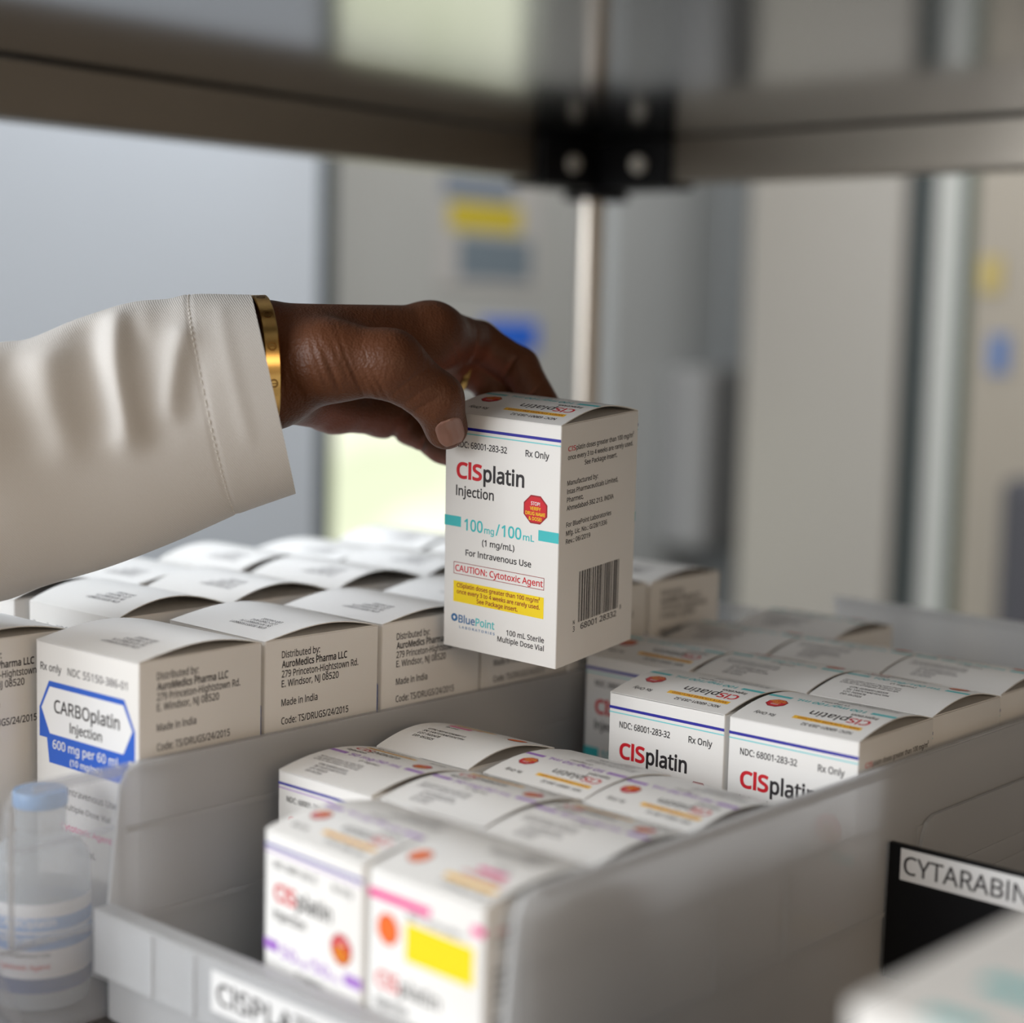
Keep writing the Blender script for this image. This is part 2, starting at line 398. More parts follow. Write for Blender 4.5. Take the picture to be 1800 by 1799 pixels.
KINDS = {}
TW, TD, TH = 0.058, 0.058, 0.1005
KINDS['teal'] = carton_meshes('teal_carton', TW, TD, TH, cis_front(58, 'teal', 'lightteal', '100', '100'), cis_side(58), cis_lid(58, 58, 'teal', '100 mg/100 mL'), 0.0047, 1.02)
PW, PD, PH = 0.0512, 0.0512, 0.0815
KINDS['purple'] = carton_meshes('purple_carton', PW, PD, PH, cis_front(51.2, 'purple', 'purple', '50', '50', 81.5), cis_side(51.2, 81.5), cis_lid(51.2, 51.2, 'purple', '50 mg/50 mL'), 0.0036, 1.0)
KINDS['pink'] = carton_meshes('pink_carton', PW, PD, PH, pink_front(51.2), cis_side(51.2, 81.5), pink_lid(51.2), 0.0050, 1.1)
QW, QH = 0.0512, 0.0853
KINDS['purple_front'] = carton_meshes('purple_front_carton', QW, QW, QH, cis_front(51.2, 'purple', 'purple', '50', '50', 85.3), cis_side(51.2, 85.3), cis_lid(51.2, 51.2, 'purple', '50 mg/50 mL'), 0.0036, 1.0)
KINDS['pink_front'] = carton_meshes('pink_front_carton', QW, QW, QH, pink_front(51.2), cis_side(51.2, 85.3), pink_lid(51.2), 0.0042, 1.1)
CW, CD, CH = 0.0637, 0.0592, 0.1262
KINDS['carbo'] = carton_meshes('blue_plaque_carton', CW, CD, CH, carbo_front(63.7), carbo_side(59.2), carbo_lid(63.7, 59.2), 0.0042, 1.1, False)
KINDS['carbo_puffed'] = (KINDS['carbo'][0], carton_meshes('puffed', CW, CD, CH, [], [], carbo_lid(63.7, 59.2), 0.0068, 0.95)[1])

# ------------------------------------------------------------------ the room
FLOOR_Z, CEIL_Z = -1.25, 1.35
WX, WY = -2.0, 2.93
WALLP = mat('painted_wall', (0.37, 0.385, 0.385, 1), 0.7, noise=0.05, nscale=3)
GREYDOOR = mat('pale_steel_blue_door', (0.52, 0.575, 0.65, 1), 0.35, noise=0.06, nscale=2)
DARKTRIM = mat('dark_green_grey_trim', (0.022, 0.032, 0.034, 1), 0.5)
b = MB(); b.box((WX - 0.1, -2.2, FLOOR_Z - 0.1), (1.6, WY + 0.1, FLOOR_Z), mat('floor_vinyl', (0.30, 0.27, 0.24, 1), 0.4, noise=0.1, nscale=5))
tag(b.build('floor'), 'grey vinyl floor', kind='structure')
b = MB(); b.box((WX - 0.1, -2.2, CEIL_Z), (1.6, WY + 0.1, CEIL_Z + 0.1), mat('ceiling_white', (0.7, 0.7, 0.68, 1), 0.8, noise=0.03, nscale=4))
tag(b.build('ceiling'), 'white ceiling', kind='structure')
# left wall with the opening of a low interior window
b = MB()
wy0, wy1, wz0, wz1 = 1.772, 2.30, -0.62, -0.150
b.box((WX - 0.1, -2.2, FLOOR_Z), (WX, wy0, CEIL_Z), WALLP); b.box((WX - 0.1, wy1, FLOOR_Z), (WX, WY, CEIL_Z), WALLP)
b.box((WX - 0.1, wy0, FLOOR_Z), (WX, wy1, wz0), WALLP); b.box((WX - 0.1, wy0, wz1), (WX, wy1, CEIL_Z), WALLP)
tag(b.build('wall_left'), 'pale grey wall', kind='structure')
b = MB(); b.box((WX, WY, FLOOR_Z), (1.6, WY + 0.1, CEIL_Z), WALLP)
tag(b.build('wall_back'), 'pale grey back wall', kind='structure')
# window with a bright greenish pane
w = tag(empty('window_1', (WX, (wy0 + wy1) / 2, wz0)), 'bright low interior window', kind='structure')
m = bpy.data.materials.new('sunlit_pane'); m.use_nodes = True
nt = m.node_tree; pb = nt.nodes['Principled BSDF']; pb.inputs['Roughness'].default_value = 0.3
tc = nt.nodes.new('ShaderNodeTexCoord'); nz = nt.nodes.new('ShaderNodeTexNoise'); nz.inputs['Scale'].default_value = 4.0; nz.inputs['Detail'].default_value = 1
cr = nt.nodes.new('ShaderNodeValToRGB')
cr.color_ramp.elements[0].position = 0.35; cr.color_ramp.elements[0].color = (0.62, 0.68, 0.48, 1)
cr.color_ramp.elements[1].position = 0.62; cr.color_ramp.elements[1].color = (1.0, 1.0, 0.86, 1)
nt.links.new(tc.outputs['Object'], nz.inputs['Vector']); nt.links.new(nz.outputs['Fac'], cr.inputs['Fac'])
nt.links.new(cr.outputs['Color'], pb.inputs['Emission Color']); pb.inputs['Emission Strength'].default_value = 0.95
pb.inputs['Base Color'].default_value = (0.3, 0.3, 0.25, 1)
b = MB(); b.box((-0.06, -(wy1 - wy0) / 2, 0), (-0.05, (wy1 - wy0) / 2, wz1 - wz0), m); b.build('window_pane', w)
b = MB(); hy = (wy1 - wy0) / 2; hz = wz1 - wz0; FR = mat('window_frame_grey', (0.35, 0.36, 0.36, 1), 0.5)
for lo, hi in (((-0.07, -hy, 0), (-0.045, -hy + 0.010, hz)), ((-0.07, hy - 0.015, 0), (0, hy, hz)), ((-0.07, -hy + 0.010, hz - 0.012), (-0.045, hy - 0.015, hz)), ((-0.07, -hy + 0.010, 0), (0, hy - 0.015, 0.015))): b.box(lo, hi, FR)
b.build('window_frame', w)
# pale blue door panel left of it and its dark edge trim
d1 = MB(); d1.box((WX, 0.2, FLOOR_Z), (WX + 0.03, 1.757, 1.15), GREYDOOR); d1 = d1.build('door_1')
tag(d1, 'pale steel blue door panel', kind='structure')
t1 = MB(); t1.box((WX, 1.7575, FLOOR_Z), (WX + 0.034, 1.785, 1.15), DARKTRIM); tag(t1.build('trim_1'), 'dark grey-green door edge trim', kind='structure')
d2 = MB(); d2.box((WX, 2.46, FLOOR_Z), (WX + 0.03, 2.80, 1.15), mat('slate_door', (0.40, 0.425, 0.44, 1), 0.4, noise=0.06, nscale=2)); d2 = d2.build('door_2')
tag(d2, 'blue-grey door panel', kind='structure')
t2 = MB(); t2.box((WX, 2.8005, FLOOR_Z), (WX + 0.034, 2.93, 1.15), mat('door_jamb_pale', (0.55, 0.58, 0.60, 1), 0.4)); tag(t2.build('trim_2'), 'pale door jamb', kind='structure')

# ------------------------------------------------------------------ things on and by the far walls
p = MB()
p.box((WX, 2.035, 0.05), (WX + 0.004, 2.285, 0.245), mat('notice_paper', (0.40, 0.40, 0.40, 1), 0.6))
for z0, z1, y0, y1, c in ((0.195, 0.235, 2.045, 2.215, srgb(112, 124, 140)), (0.145, 0.190, 2.06, 2.235, srgb(185, 168, 40)), (0.065, 0.135, 2.085, 2.265, srgb(104, 118, 130))):
    p.box((WX + 0.004, y0, z0), (WX + 0.005, y1, z1), mat('notice_band_%d' % int(z0 * 1000), c, 0.6))
tag(p.build('wall_notice'), 'blurred wall notice with a yellow band between two blue-grey bands', 'notice')
p = MB(); p.box((WX, 2.150, -0.054), (WX + 0.006, 2.285, -0.003), mat('blue_sign', srgb(30, 96, 205), 0.5)); tag(p.build('wall_sign'), 'small plain blue sign on the pale wall behind the hand', 'sign')
p = MB(); p.box((WX + 0.031, 2.62, -0.42), (WX + 0.13, 2.80, -0.08), mat('dispenser_grey', (0.26, 0.265, 0.27, 1), 0.5)); p = p.build('wall_dispenser'); bevel(p, 0.015, 3)
tag(p, 'dark grey dispenser on the blue-grey door panel beyond the shelf', 'dispenser')
p = MB(); p.box((WX + 0.001, 1.80, -0.70), (WX + 0.09, 1.90, -0.50), mat('pink_box', srgb(205, 110, 100), 0.6)); p = p.build('small_box'); bevel(p, 0.004)
# a low bench under the window carries the small box
LEDGE = MB(); LEDGE.box((WX + 0.001, 1.76, FLOOR_Z), (WX + 0.30, 2.42, -0.7005), mat('bench_wood', (0.36, 0.37, 0.33, 1), 0.5, noise=0.1, nscale=8)); tag(LEDGE.build('low_bench'), 'low pale bench below the bright window', 'bench')
tag(p, 'small salmon box at the corner of the bright window', 'box')
# tall cabinets along the back wall
def cabinet(x0, x1, col, label, seed, z1=1.15):
    c = tag(empty('tall_cabinet', ((x0 + x1) / 2, WY - 0.2, FLOOR_Z)), label, 'cabinet')
    M = mat('cabinet_%d' % seed, col, 0.35, noise=0.05, nscale=2)
    h = (x1 - x0) / 2; q = MB(); q.box((-h, -0.17, 0.0), (h, 0.199, z1 - FLOOR_Z), M); q.build('cabinet_body', c)
    q = MB(); q.box((-h + 0.004, -0.195, 0.06), (h - 0.004, -0.1705, z1 - FLOOR_Z - 0.02), M); dd = q.build('door', c); bevel(dd, 0.003)
    q = MB(); q.tube((h - 0.05, -0.215, 0.55), (h - 0.05, -0.215, 0.70), 0.006, 0.006, mat('handle_steel', (0.5, 0.5, 0.5, 1), 0.3, 1.0), 12); q.box((h - 0.054, -0.215, 0.56), (h - 0.046, -0.1952, 0.57), MATS['handle_steel']); q.box((h - 0.054, -0.215, 0.68), (h - 0.046, -0.1952, 0.69), MATS['handle_steel']); q.build('handle', dd)
    return c
cabinet(-1.735, -1.428, (0.315, 0.30, 0.275, 1), 'tall beige cabinet in the far corner, left of the dark gap', 1)
p = MB(); p.box((-1.4275, WY - 0.38, FLOOR_Z), (-1.3945, WY - 0.005, 1.15), DARKTRIM); tag(p.build('trim_3'), 'dark upright strip', kind='structure')
p = MB(); p.box((-1.3940, WY - 0.36, FLOOR_Z), (-1.3365, WY - 0.005, 1.15), mat('white_strip', (0.44, 0.45, 0.43, 1), 0.5)); tag(p.build('trim_4'), 'pale upright strip between two dark strips', kind='structure')
p = MB(); p.box((-1.3360, WY - 0.38, FLOOR_Z), (-1.3100, WY - 0.005, 1.15), mat('green_strip', (0.018, 0.035, 0.018, 1), 0.5)); tag(p.build('trim_5'), 'dark green upright strip', kind='structure')
cabinet(-1.3095, -0.95, (0.29, 0.26, 0.215, 1), 'tall tan cabinet at the right edge of the far wall', 2)
p = MB(); p.box((-1.290, WY - 0.4005, 0.06), (-1.255, WY - 0.3955, 0.115), mat('memo_yellow', srgb(165, 148, 85), 0.6)); tag(p.build('memo_note'), 'small yellowish note high on the tan cabinet', 'note')
p = MB(); p.box((-1.268, WY - 0.4005, -0.065), (-1.235, WY - 0.3955, -0.005), mat('memo_blue', srgb(80, 105, 150), 0.6)); tag(p.build('memo_note'), 'small blue note on the tan cabinet below the yellowish one', 'note')
p = MB(); p.box((-1.20, WY - 0.48, -0.60), (-1.12, WY - 0.436, -0.22), mat('dark_bag', (0.05, 0.05, 0.06, 1), 0.7)); p = p.build('hanging_bag'); bevel(p, 0.02, 3); tag(p, 'dark bag hung against the tan cabinet door', 'bag')
# far counter behind the shelf unit
p = MB(); p.box((-0.55, 1.55, FLOOR_Z), (-0.05, 2.0, -0.42), mat('far_counter_grey', (0.33, 0.33, 0.33, 1), 0.4, noise=0.05)); tag(p.build('side_counter'), 'grey counter standing behind the shelf unit', 'counter')

# ------------------------------------------------------------------ shelf unit
STEEL = mat('brushed_steel', (0.42, 0.42, 0.43, 1), 0.13, 1.0, noise=0.10, nscale=6)
RAIL = mat('steel_rail', (0.32, 0.29, 0.25, 1), 0.30, 1.0, noise=0.12, nscale=20)
BLACK = mat('black_plastic', (0.004, 0.004, 0.005, 1), 0.5, spec=0.2)
POSTM = mat('chrome_post', (0.46, 0.42, 0.37, 1), 0.32, 1.0, noise=0.05, nscale=30)
SCREW = mat('nickel_screw', (0.72, 0.68, 0.60, 1), 0.45, 0.3)
SX, SY, ZB, ZT = -0.838, 1.022, 0.101, 0.134
SHELF_Z = -0.2558
unit = tag(empty('shelf_unit', (SX, SY, FLOOR_Z)), 'steel shelving unit with a reflective upper shelf over the bins', 'shelf')
def part(mb, name, parent=unit, smooth=None):
    o = mb.build(name, parent, smooth); o.matrix_parent_inverse = Matrix.Translation(-Vector((SX, SY, FLOOR_Z))); return o
XR, YF = 0.55, 0.262
q = MB(); q.box((SX - 0.03, YF, ZT), (XR, SY + 0.03, ZT + 0.003), STEEL); part(q, 'upper_shelf')
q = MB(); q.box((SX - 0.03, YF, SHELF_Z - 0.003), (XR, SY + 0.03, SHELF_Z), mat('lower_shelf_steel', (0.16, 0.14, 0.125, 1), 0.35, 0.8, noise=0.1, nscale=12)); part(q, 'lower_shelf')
for z0, z1 in ((ZB, ZT), (SHELF_Z - 0.036, SHELF_Z - 0.003)):
    q = MB(); q.box((SX - 0.026, YF, z0), (SX, SY - 0.002, z1 - 0.0002), RAIL); bevel(part(q, 'side_rail'), 0.002)
    q = MB(); q.box((SX + 0.002, SY, z0), (XR, SY + 0.026, z1 - 0.0002), RAIL); bevel(part(q, 'back_rail'), 0.002)
    q = MB(); q.box((SX - 0.028, SY - 0.068, z0 - 0.004), (SX + 0.006, SY + 0.028, z1 - 0.0004), BLACK); q.box((SX + 0.006, SY - 0.006, z0 - 0.004), (SX + 0.072, SY + 0.028, z1 - 0.0004), BLACK)
    q.box((SX - 0.028, SY - 0.006, z0 - 0.011), (SX + 0.012, SY + 0.028, z0 - 0.004), BLACK)
    br = part(q, 'corner_bracket'); bevel(br, 0.003)
    for cx, cy, ax in ((SX + 0.006, SY - 0.034, 'x'), (SX + 0.045, SY - 0.006, 'y')):
        q = MB(); zc = (z0 + z1) / 2 - 0.003
        if ax == 'x': q.tube((cx, cy, zc), (cx + 0.003, cy, zc), 0.0065, 0.0055, SCREW, 20)
        else: q.tube((cx, cy, zc), (cx, cy - 0.003, zc), 0.0065, 0.0055, SCREW, 20)
        s_ = q.build('screw', br)
q = MB(); q.tube((SX - 0.008, SY + 0.006, FLOOR_Z), (SX - 0.008, SY + 0.006, 0.62), 0.0105, 0.0105, POSTM, 28); part(q, 'post', smooth=40)
q = MB(); q.tube((XR - 0.02, SY + 0.006, FLOOR_Z), (XR - 0.02, SY + 0.006, 0.62), 0.0105, 0.0105, POSTM, 28); part(q, 'post', smooth=40)
q = MB(); q.tube((SX - 0.008, YF + 0.02, FLOOR_Z), (SX - 0.008, YF + 0.02, 0.62), 0.0105, 0.0105, POSTM, 28); part(q, 'post', smooth=40)

# ------------------------------------------------------------------ storage bins
BIN_Z = -0.2535
EDGE = FROST
def storage_bin(x0, x1, yf, yb, label, zt=-0.1630, lip_top=-0.2115, wall=0.0016, FROST=FROST):
    """x0..x1 inside; yf front edge of the side walls; walls are ribbed, lower part set in for stacking."""
    o = tag(empty('storage_bin', ((x0 + x1) / 2, yf, SHELF_Z)), label, 'bin')
    inv = Matrix.Translation(-Vector(o.location))
    def bpart(mb, name, smooth=None):
        p = mb.build(name, o, smooth); p.matrix_parent_inverse = inv; return p
    zs = -0.2215
    for s, x in ((-1, x0), (1, x1)):
        # wall profile in YZ with rounded front top corner
        def prof(z0, z1, yfa, yfb):
            return [(yfa, z0), (yb, z0), (yb, z1), (yfb + 0.008, z1), (yfb + 0.003, z1 - 0.002), (yfb, z1 - 0.007)]
        q = MB()
        a, c = sorted((x, x + s * wall)); q.prism(prof(zs, zt, yf + 0.004, yf + 0.010), 'x', a, c, FROST)
        a, c = sorted((x, x + s * wall * 0.62)); q.prism([(yf + 0.02, SHELF_Z + 0.0001), (yb, SHELF_Z + 0.0001), (yb, zs - 0.0001), (yf + 0.001, zs - 0.0001), (yf + 0.001, zs - 0.012)], 'x', a, c, FROST)
        a, c = sorted((x + s * (wall + 0.00005), x + s * (wall + 0.0007)))
        q.box((a, yf + 0.0102, zs + 0.002), (c, yf + 0.0122, zt - 0.008), EDGE)
        # ledge, rim bead, upright ribs
        a, c = sorted((x + s * (wall + 0.00005), x + s * (wall + 0.0006)))
        q.box((a, yf + 0.006, zs), (c, yb, zs + 0.0018), FROST)
        q.box((a, yf + 0.020, zt - 0.004), (c, yb, zt - 0.0006), FROST)
        y = yf + 0.108
        while y < yb - 0.03:
            q.box((a, y, zs + 0.0019), (c, y + 0.0045, zt - 0.028), FROST); q.box((a, y + 0.043, zs + 0.0019), (c, y + 0.0475, zt - 0.028), FROST)
            q.box((a, y + 0.0046, zs + 0.0019), (c - (c - a) * 0.5 if s > 0 else c, y + 0.0429, zs + 0.004), FROST)
            y += 0.135
        a, c = sorted((x - s * 0.00005, x - s * 0.0005))
        q.box((a, yf + 0.012, zt - 0.0245), (c, yb, zt - 0.0225), FROST); q.box((a, yf + 0.012, zs), (c, yb, zs + 0.0022), FROST)
        bpart(q, 'side_wall')
    q = MB(); q.box((x0, yb - 0.003, BIN_Z), (x1, yb - 0.001, zt + 0.010), FROST); q.box((x0, yb - 0.006, zt + 0.0101), (x1, yb - 0.0005, zt + 0.0125), FROST); bpart(q, 'back_wall')
    q = MB(); q.box((x0, yf + 0.02, SHELF_Z + 0.0001), (x1, yb - 0.0031, BIN_Z), FROST); bpart(q, 'bin_floor')
    q = MB()
    L = -0.0105
    lf, lb = yf - 0.003, yf + 0.0048
    q.prism([(lf, lip_top - 0.0235), (lf + 0.0014, lip_top - 0.0235), (lf + 0.0016, lip_top - 0.003), (lb - 0.0018, lip_top - 0.0028), (lb - 0.0016, BIN_Z - 0.0001), (yf + 0.0198, BIN_Z - 0.0001), (yf + 0.0198, BIN_Z - 0.0018), (lb - 0.0002, BIN_Z - 0.0015), (lb, BIN_Z), (lb, lip_top), (lf, lip_top)], 'x', x0 + 0.002, x1 - 0.0005, FROST)
    for xx in (x0 + 0.035, x0 + 0.058, x1 - 0.04): q.box((xx, lf - 0.0010, lip_top - 0.023), (xx + 0.002, lf - 0.00005, lip_top - 0.001), FROST)
    bpart(q, 'front_lip')
    return o, bpart
LABELW = mat('label_paper', (0.78, 0.78, 0.78, 1), 0.5)
def add_label(bpart, x0, x1, y, z0, z1, s, tx, tw, cap, base, name='label', bold=0.014):
    q = MB(); q.box((x0, y - 0.0004, z0), (x1, y, z1), LABELW)
    t = text('black', s, tx, base, cap, tw, bold=bold)
    q.add([(x0 + px / 1000, y - 0.00046, z1 - py / 1000) for px, py in t[1]], t[2], INK['black'])
    return bpart(q, name)
carbo_bin, cb = storage_bin(-0.745, -0.5117, 0.3060, 0.775, 'clear plastic bin at left full of tall white cartons with a blue plaque', FROST=CLEAR)
cis_bin, sb = storage_bin(-0.507, -0.3182, 0.3505, 0.845, 'frosted plastic bin in the middle holding the red-lettered white cartons, front label blurred')
add_label(sb, -0.4375, -0.3500, 0.3505 - 0.0035, -0.2290, -0.2150, 'CISPLATIN', 3, 56, 7.0, 10.6)
third_bin, tb = storage_bin(-0.3142, -0.125, 0.5850, 0.845, 'frosted plastic bin at right behind a black front panel', zt=-0.1880, lip_top=-0.206)
q = MB(); q.box((-0.3150, 0.5700, -0.2440), (-0.1255, 0.5722, -0.1918), BLACK); q.box((-0.3150, 0.5722, -0.2440), (-0.3120, 0.5845, -0.2300), BLACK); q.box((-0.3150, 0.5722, -0.2045), (-0.1255, 0.5727, -0.2040), BLACK); tag(tb(q, 'front_panel'), 'black front panel')
add_label(tb, -0.3098, -0.2300, 0.5699, -0.2050, -0.1930, 'CYTARABINE', 1.4, 55, 6.8, 9.4, bold=0.006)

# ------------------------------------------------------------------ cartons in the middle bin
TZ = BIN_Z + 0.0002
g = 'teal-lined white cartons standing in the middle bin'
def tc_(x1, y0, label, rev=False, yaw=0.0, kind='teal'):
    W_, D_ = TW, TD
    return carton(kind, label, (x1 - W_ / 2, y0 + D_ / 2, TZ), yaw + (math.pi if rev else 0), g)
tc_(-0.3837, 0.5580, 'white teal-lined carton facing front, left one of the sharp front pair in the middle bin', yaw=0.006)
tc_(-0.3234, 0.5580, 'white teal-lined carton facing front, beside the bin wall right of its sharp twin', yaw=0.012)
tc_(-0.4432, 0.6150, 'shaded white carton with a navy line, half hidden behind the sharp pair', yaw=-0.004)
tc_(-0.3842, 0.6178, 'white carton with its lid print reversed, directly behind the left of the sharp front pair', True, 0.01)
tc_(-0.3245, 0.6178, 'white carton with grey lid print, directly behind the right of the sharp pair', True, -0.008)
tc_(-0.4430, 0.6760, 'blurred white carton against the left bin wall, behind the shaded one with a navy line', True)
tc_(-0.3840, 0.6772, 'blurred white carton in the third row of teal-lined cartons, middle column', True, 0.008)
tc_(-0.3250, 0.6778, 'blurred white carton by the right bin wall, in the third row of teal-lined cartons', True, -0.01)
tc_(-0.4428, 0.7360, 'most distant blurred white carton in the left column of teal-lined cartons', True)
g = 'purple-lined white cartons in the front of the middle bin'
PZ = BIN_Z + 0.0002
def pc(x0, y0, label, rev=False, yaw=0.0, kind='purple', W_=PW):
    return carton(kind, label, (x0 + W_ / 2, y0 + W_ / 2, PZ), yaw + (math.pi if rev else 0), g)
pc(-0.4935, 0.4225, 'purple-lined carton at the left end of the second row, navy line showing', True, 0.0)
pc(-0.4390, 0.4240, 'purple-lined carton in the middle of the second row, between two others', True, 0.0)
pc(-0.3850, 0.4195, 'purple-lined carton at the right end of the second row beside the bin wall', True, -0.03)
pc(-0.4950, 0.4750, 'white carton with an orange octagon and pink mark on its puffed lid', True, 0.0, 'pink')
pc(-0.4375, 0.4762, 'purple-lined carton in the back row just right of the one with the pink lid mark', False, -0.02)
pc(-0.3850, 0.4728, 'purple-lined carton at the right end of the back row, before the teal-lined pair', False, -0.035)
pc(-0.4272, 0.3600, 'very blurred front carton with a purple line and an octagon, left of the pink-lined one', False, -0.075, 'purple_front', QW)
pc(-0.3748, 0.3575, 'very blurred front carton with a pink line and a yellow block', False, -0.055, 'pink_front', QW)

# ------------------------------------------------------------------ cartons in the left bin
g = 'tall white cartons with a blue plaque in the left bin'
def cc(x1, y0, label, yaw=0.0, kind='carbo'):
    return carton(kind, label, (x1 - CW / 2, y0 + CD / 2, BIN_Z + 0.0002), yaw, g)
cc(-0.5138, 0.3715, 'tall white carton whose blue plaque shows, front of the column along the bin wall', 0.03)
cc(-0.5140, 0.4345, 'tall white carton with sharp address text, second in the column along the bin wall', -0.03)
cc(-0.5130, 0.4955, 'tall white carton with blurred address text, third in the column along the bin wall', -0.01)
cc(-0.5135, 0.5560, 'tall white carton fourth in the column along the bin wall, mostly behind the held carton', 0.006)
cc(-0.5130, 0.6160, 'tall white carton fifth in the column along the bin wall, blurred', 0.0)
cc(-0.5128, 0.6775, 'tall white carton at the far end of the column along the bin wall, very blurred', 0.012)
cc(-0.5850, 0.3330, 'tall white carton cut by the left edge of the picture, only its address side showing', 0.0)
cc(-0.5930, 0.4190, 'tall white carton with a puffed lid, behind the foremost carton of the wall column', 0.02, 'carbo_puffed')
for i, (y, yaw, lab) in enumerate(((0.4800, -0.02, 'third'), (0.5415, 0.01, 'fourth'), (0.6025, -0.01, 'fifth'), (0.6640, 0.015, 'last'))):
    cc(-0.5920 - 0.001 * i, y, 'white-lidded tall carton, %s from the front in the middle column of the left bin' % lab, yaw, 'carbo_puffed')
for i, (y, yaw, lab) in enumerate(((0.4140, 0.0, 'first'), (0.4760, 0.012, 'second'), (0.5380, -0.01, 'third'), (0.6000, 0.008, 'fourth'), (0.6620, 0.0, 'last'))):
    cc(-0.6610, y, 'white-lidded tall carton, %s from the front in the far-left column of the left bin' % lab, yaw, 'carbo_puffed' if i % 2 == 0 else 'carbo')

# ------------------------------------------------------------------ vial in the left bin
vx, vy = -0.5385, 0.3475
vial = tag(empty('medicine_vial', (vx, vy, BIN_Z)), 'clear vial with a pale blue cap and blue-banded label behind the bin wall', 'vial')
gl = bpy.data.materials.new('vial_glass'); gl.use_nodes = True
nt = gl.node_tree; pbs = nt.nodes['Principled BSDF']; pbs.inputs['Base Color'].default_value = (0.62, 0.68, 0.72, 1); pbs.inputs['Roughness'].default_value = 0.05
tr_ = nt.nodes.new('ShaderNodeBsdfTransparent'); mx_ = nt.nodes.new('ShaderNodeMixShader'); mx_.inputs[0].default_value = 0.55
nt.links.new(pbs.outputs[0], mx_.inputs[1]); nt.links.new(tr_.outputs[0], mx_.inputs[2]); nt.links.new(mx_.outputs[0], nt.nodes['Material Output'].inputs[0])
q = MB(); R_ = 0.0180
q.lathe([(0, 0.0003), (R_ - 0.003, 0.0003), (R_ - 0.0008, 0.0015), (R_, 0.004), (R_, 0.052), (R_ - 0.0008, 0.0555), (R_ - 0.004, 0.0595), (0.0100, 0.0620), (0.0084, 0.0635), (0.0084, 0.0650), (0.0092, 0.0655), (0.0092, 0.0730), (0, 0.0730)], gl, 48)
q.build('glass_body', vial, 40)
q = MB(); q.lathe([(0, 0.0731), (0.0096, 0.0731), (0.0099, 0.0735), (0.0099, 0.0780), (0.0094, 0.0788), (0, 0.0788)], mat('vial_cap_blue', srgb(128, 176, 228), 0.4), 40); q.build('cap', vial, 40)
q = MB(); rl = R_ + 0.00015
WL = mat('vial_label', (0.75, 0.75, 0.76, 1), 0.5)
for z0, z1, m_ in ((0.008, 0.0135, INK['slate']), (0.0135, 0.024, WL), (0.024, 0.030, INK['paleblue']), (0.030, 0.031, WL), (0.031, 0.036, INK['paleblue']), (0.036, 0.041, WL)): q.lathe([(rl, z0), (rl, z1)], m_, 64)
def wrap(t, z_top, ang0, r):
    return [(r * math.cos(ang0 + px / 1000 / r), r * math.sin(ang0 + px / 1000 / r), z_top - py / 1000) for px, py in t[1]]
for s, ink, base, cap, w_ in (('CARBOplatin', 'white', 4.2, 2.8, 22), ('600 mg per 60 mL', 'white', 10.0, 2.4, 22), ('For Intravenous Use', 'grey', 15.5, 1.6, 20), ('Cytotoxic Agent', 'red', 20.0, 1.8, 20)):
    t = text(ink, s, 0, base, cap, w_); q.add(wrap(t, 0.037, math.radians(-85), rl + 0.0001), t[2], INK[ink])
q.build('vial_label', vial, 40)

# ------------------------------------------------------------------ large blurred carton at the front right
q = MB(); fx0, fx1, fy0, fy1, fz = -0.1710, -0.082, 0.2970, 0.407, -0.1345
q.box((fx0, fy0, SHELF_Z + 0.0003), (fx1, fy1, fz), CARD)
for x0, y0, x1, y1 in ((-0.1570, 0.2990, -0.1440, 0.3050), (-0.1570, 0.3230, -0.1440, 0.3300)): q.add([(x0, y0, fz + 0.0001), (x1, y0, fz + 0.0001), (x1, y1, fz + 0.0001), (x0, y1, fz + 0.0001)], [(0, 1, 2, 3)], INK['teal'])
q.add([(fx0 + 0.004, fy0 - 0.0001, fz - 0.016), (fx1 - 0.004, fy0 - 0.0001, fz - 0.016), (fx1 - 0.004, fy0 - 0.0001, fz - 0.013), (fx0 + 0.004, fy0 - 0.0001, fz - 0.013)], [(0, 1, 2, 3)], INK['navy'])
fg = q.build('large_carton')
tag(fg, 'large white carton with teal marks on top, very blurred, nearest the viewer', 'carton')

# ------------------------------------------------------------------ held carton
hR = Matrix([[0.99249, -0.1074, 0.0586], [0.11154, 0.9911, -0.07266], [-0.05027, 0.07865, 0.99563]])
hp = Vector((-0.44218, 0.52278, -0.041))
held = carton('teal', 'sharp white carton with red and black lettering held up by the hand', (0, 0, 0))
held.matrix_world = Matrix.Translation(hp + hR @ Vector((-TW / 2, TD / 2, -TH))) @ hR.to_4x4()

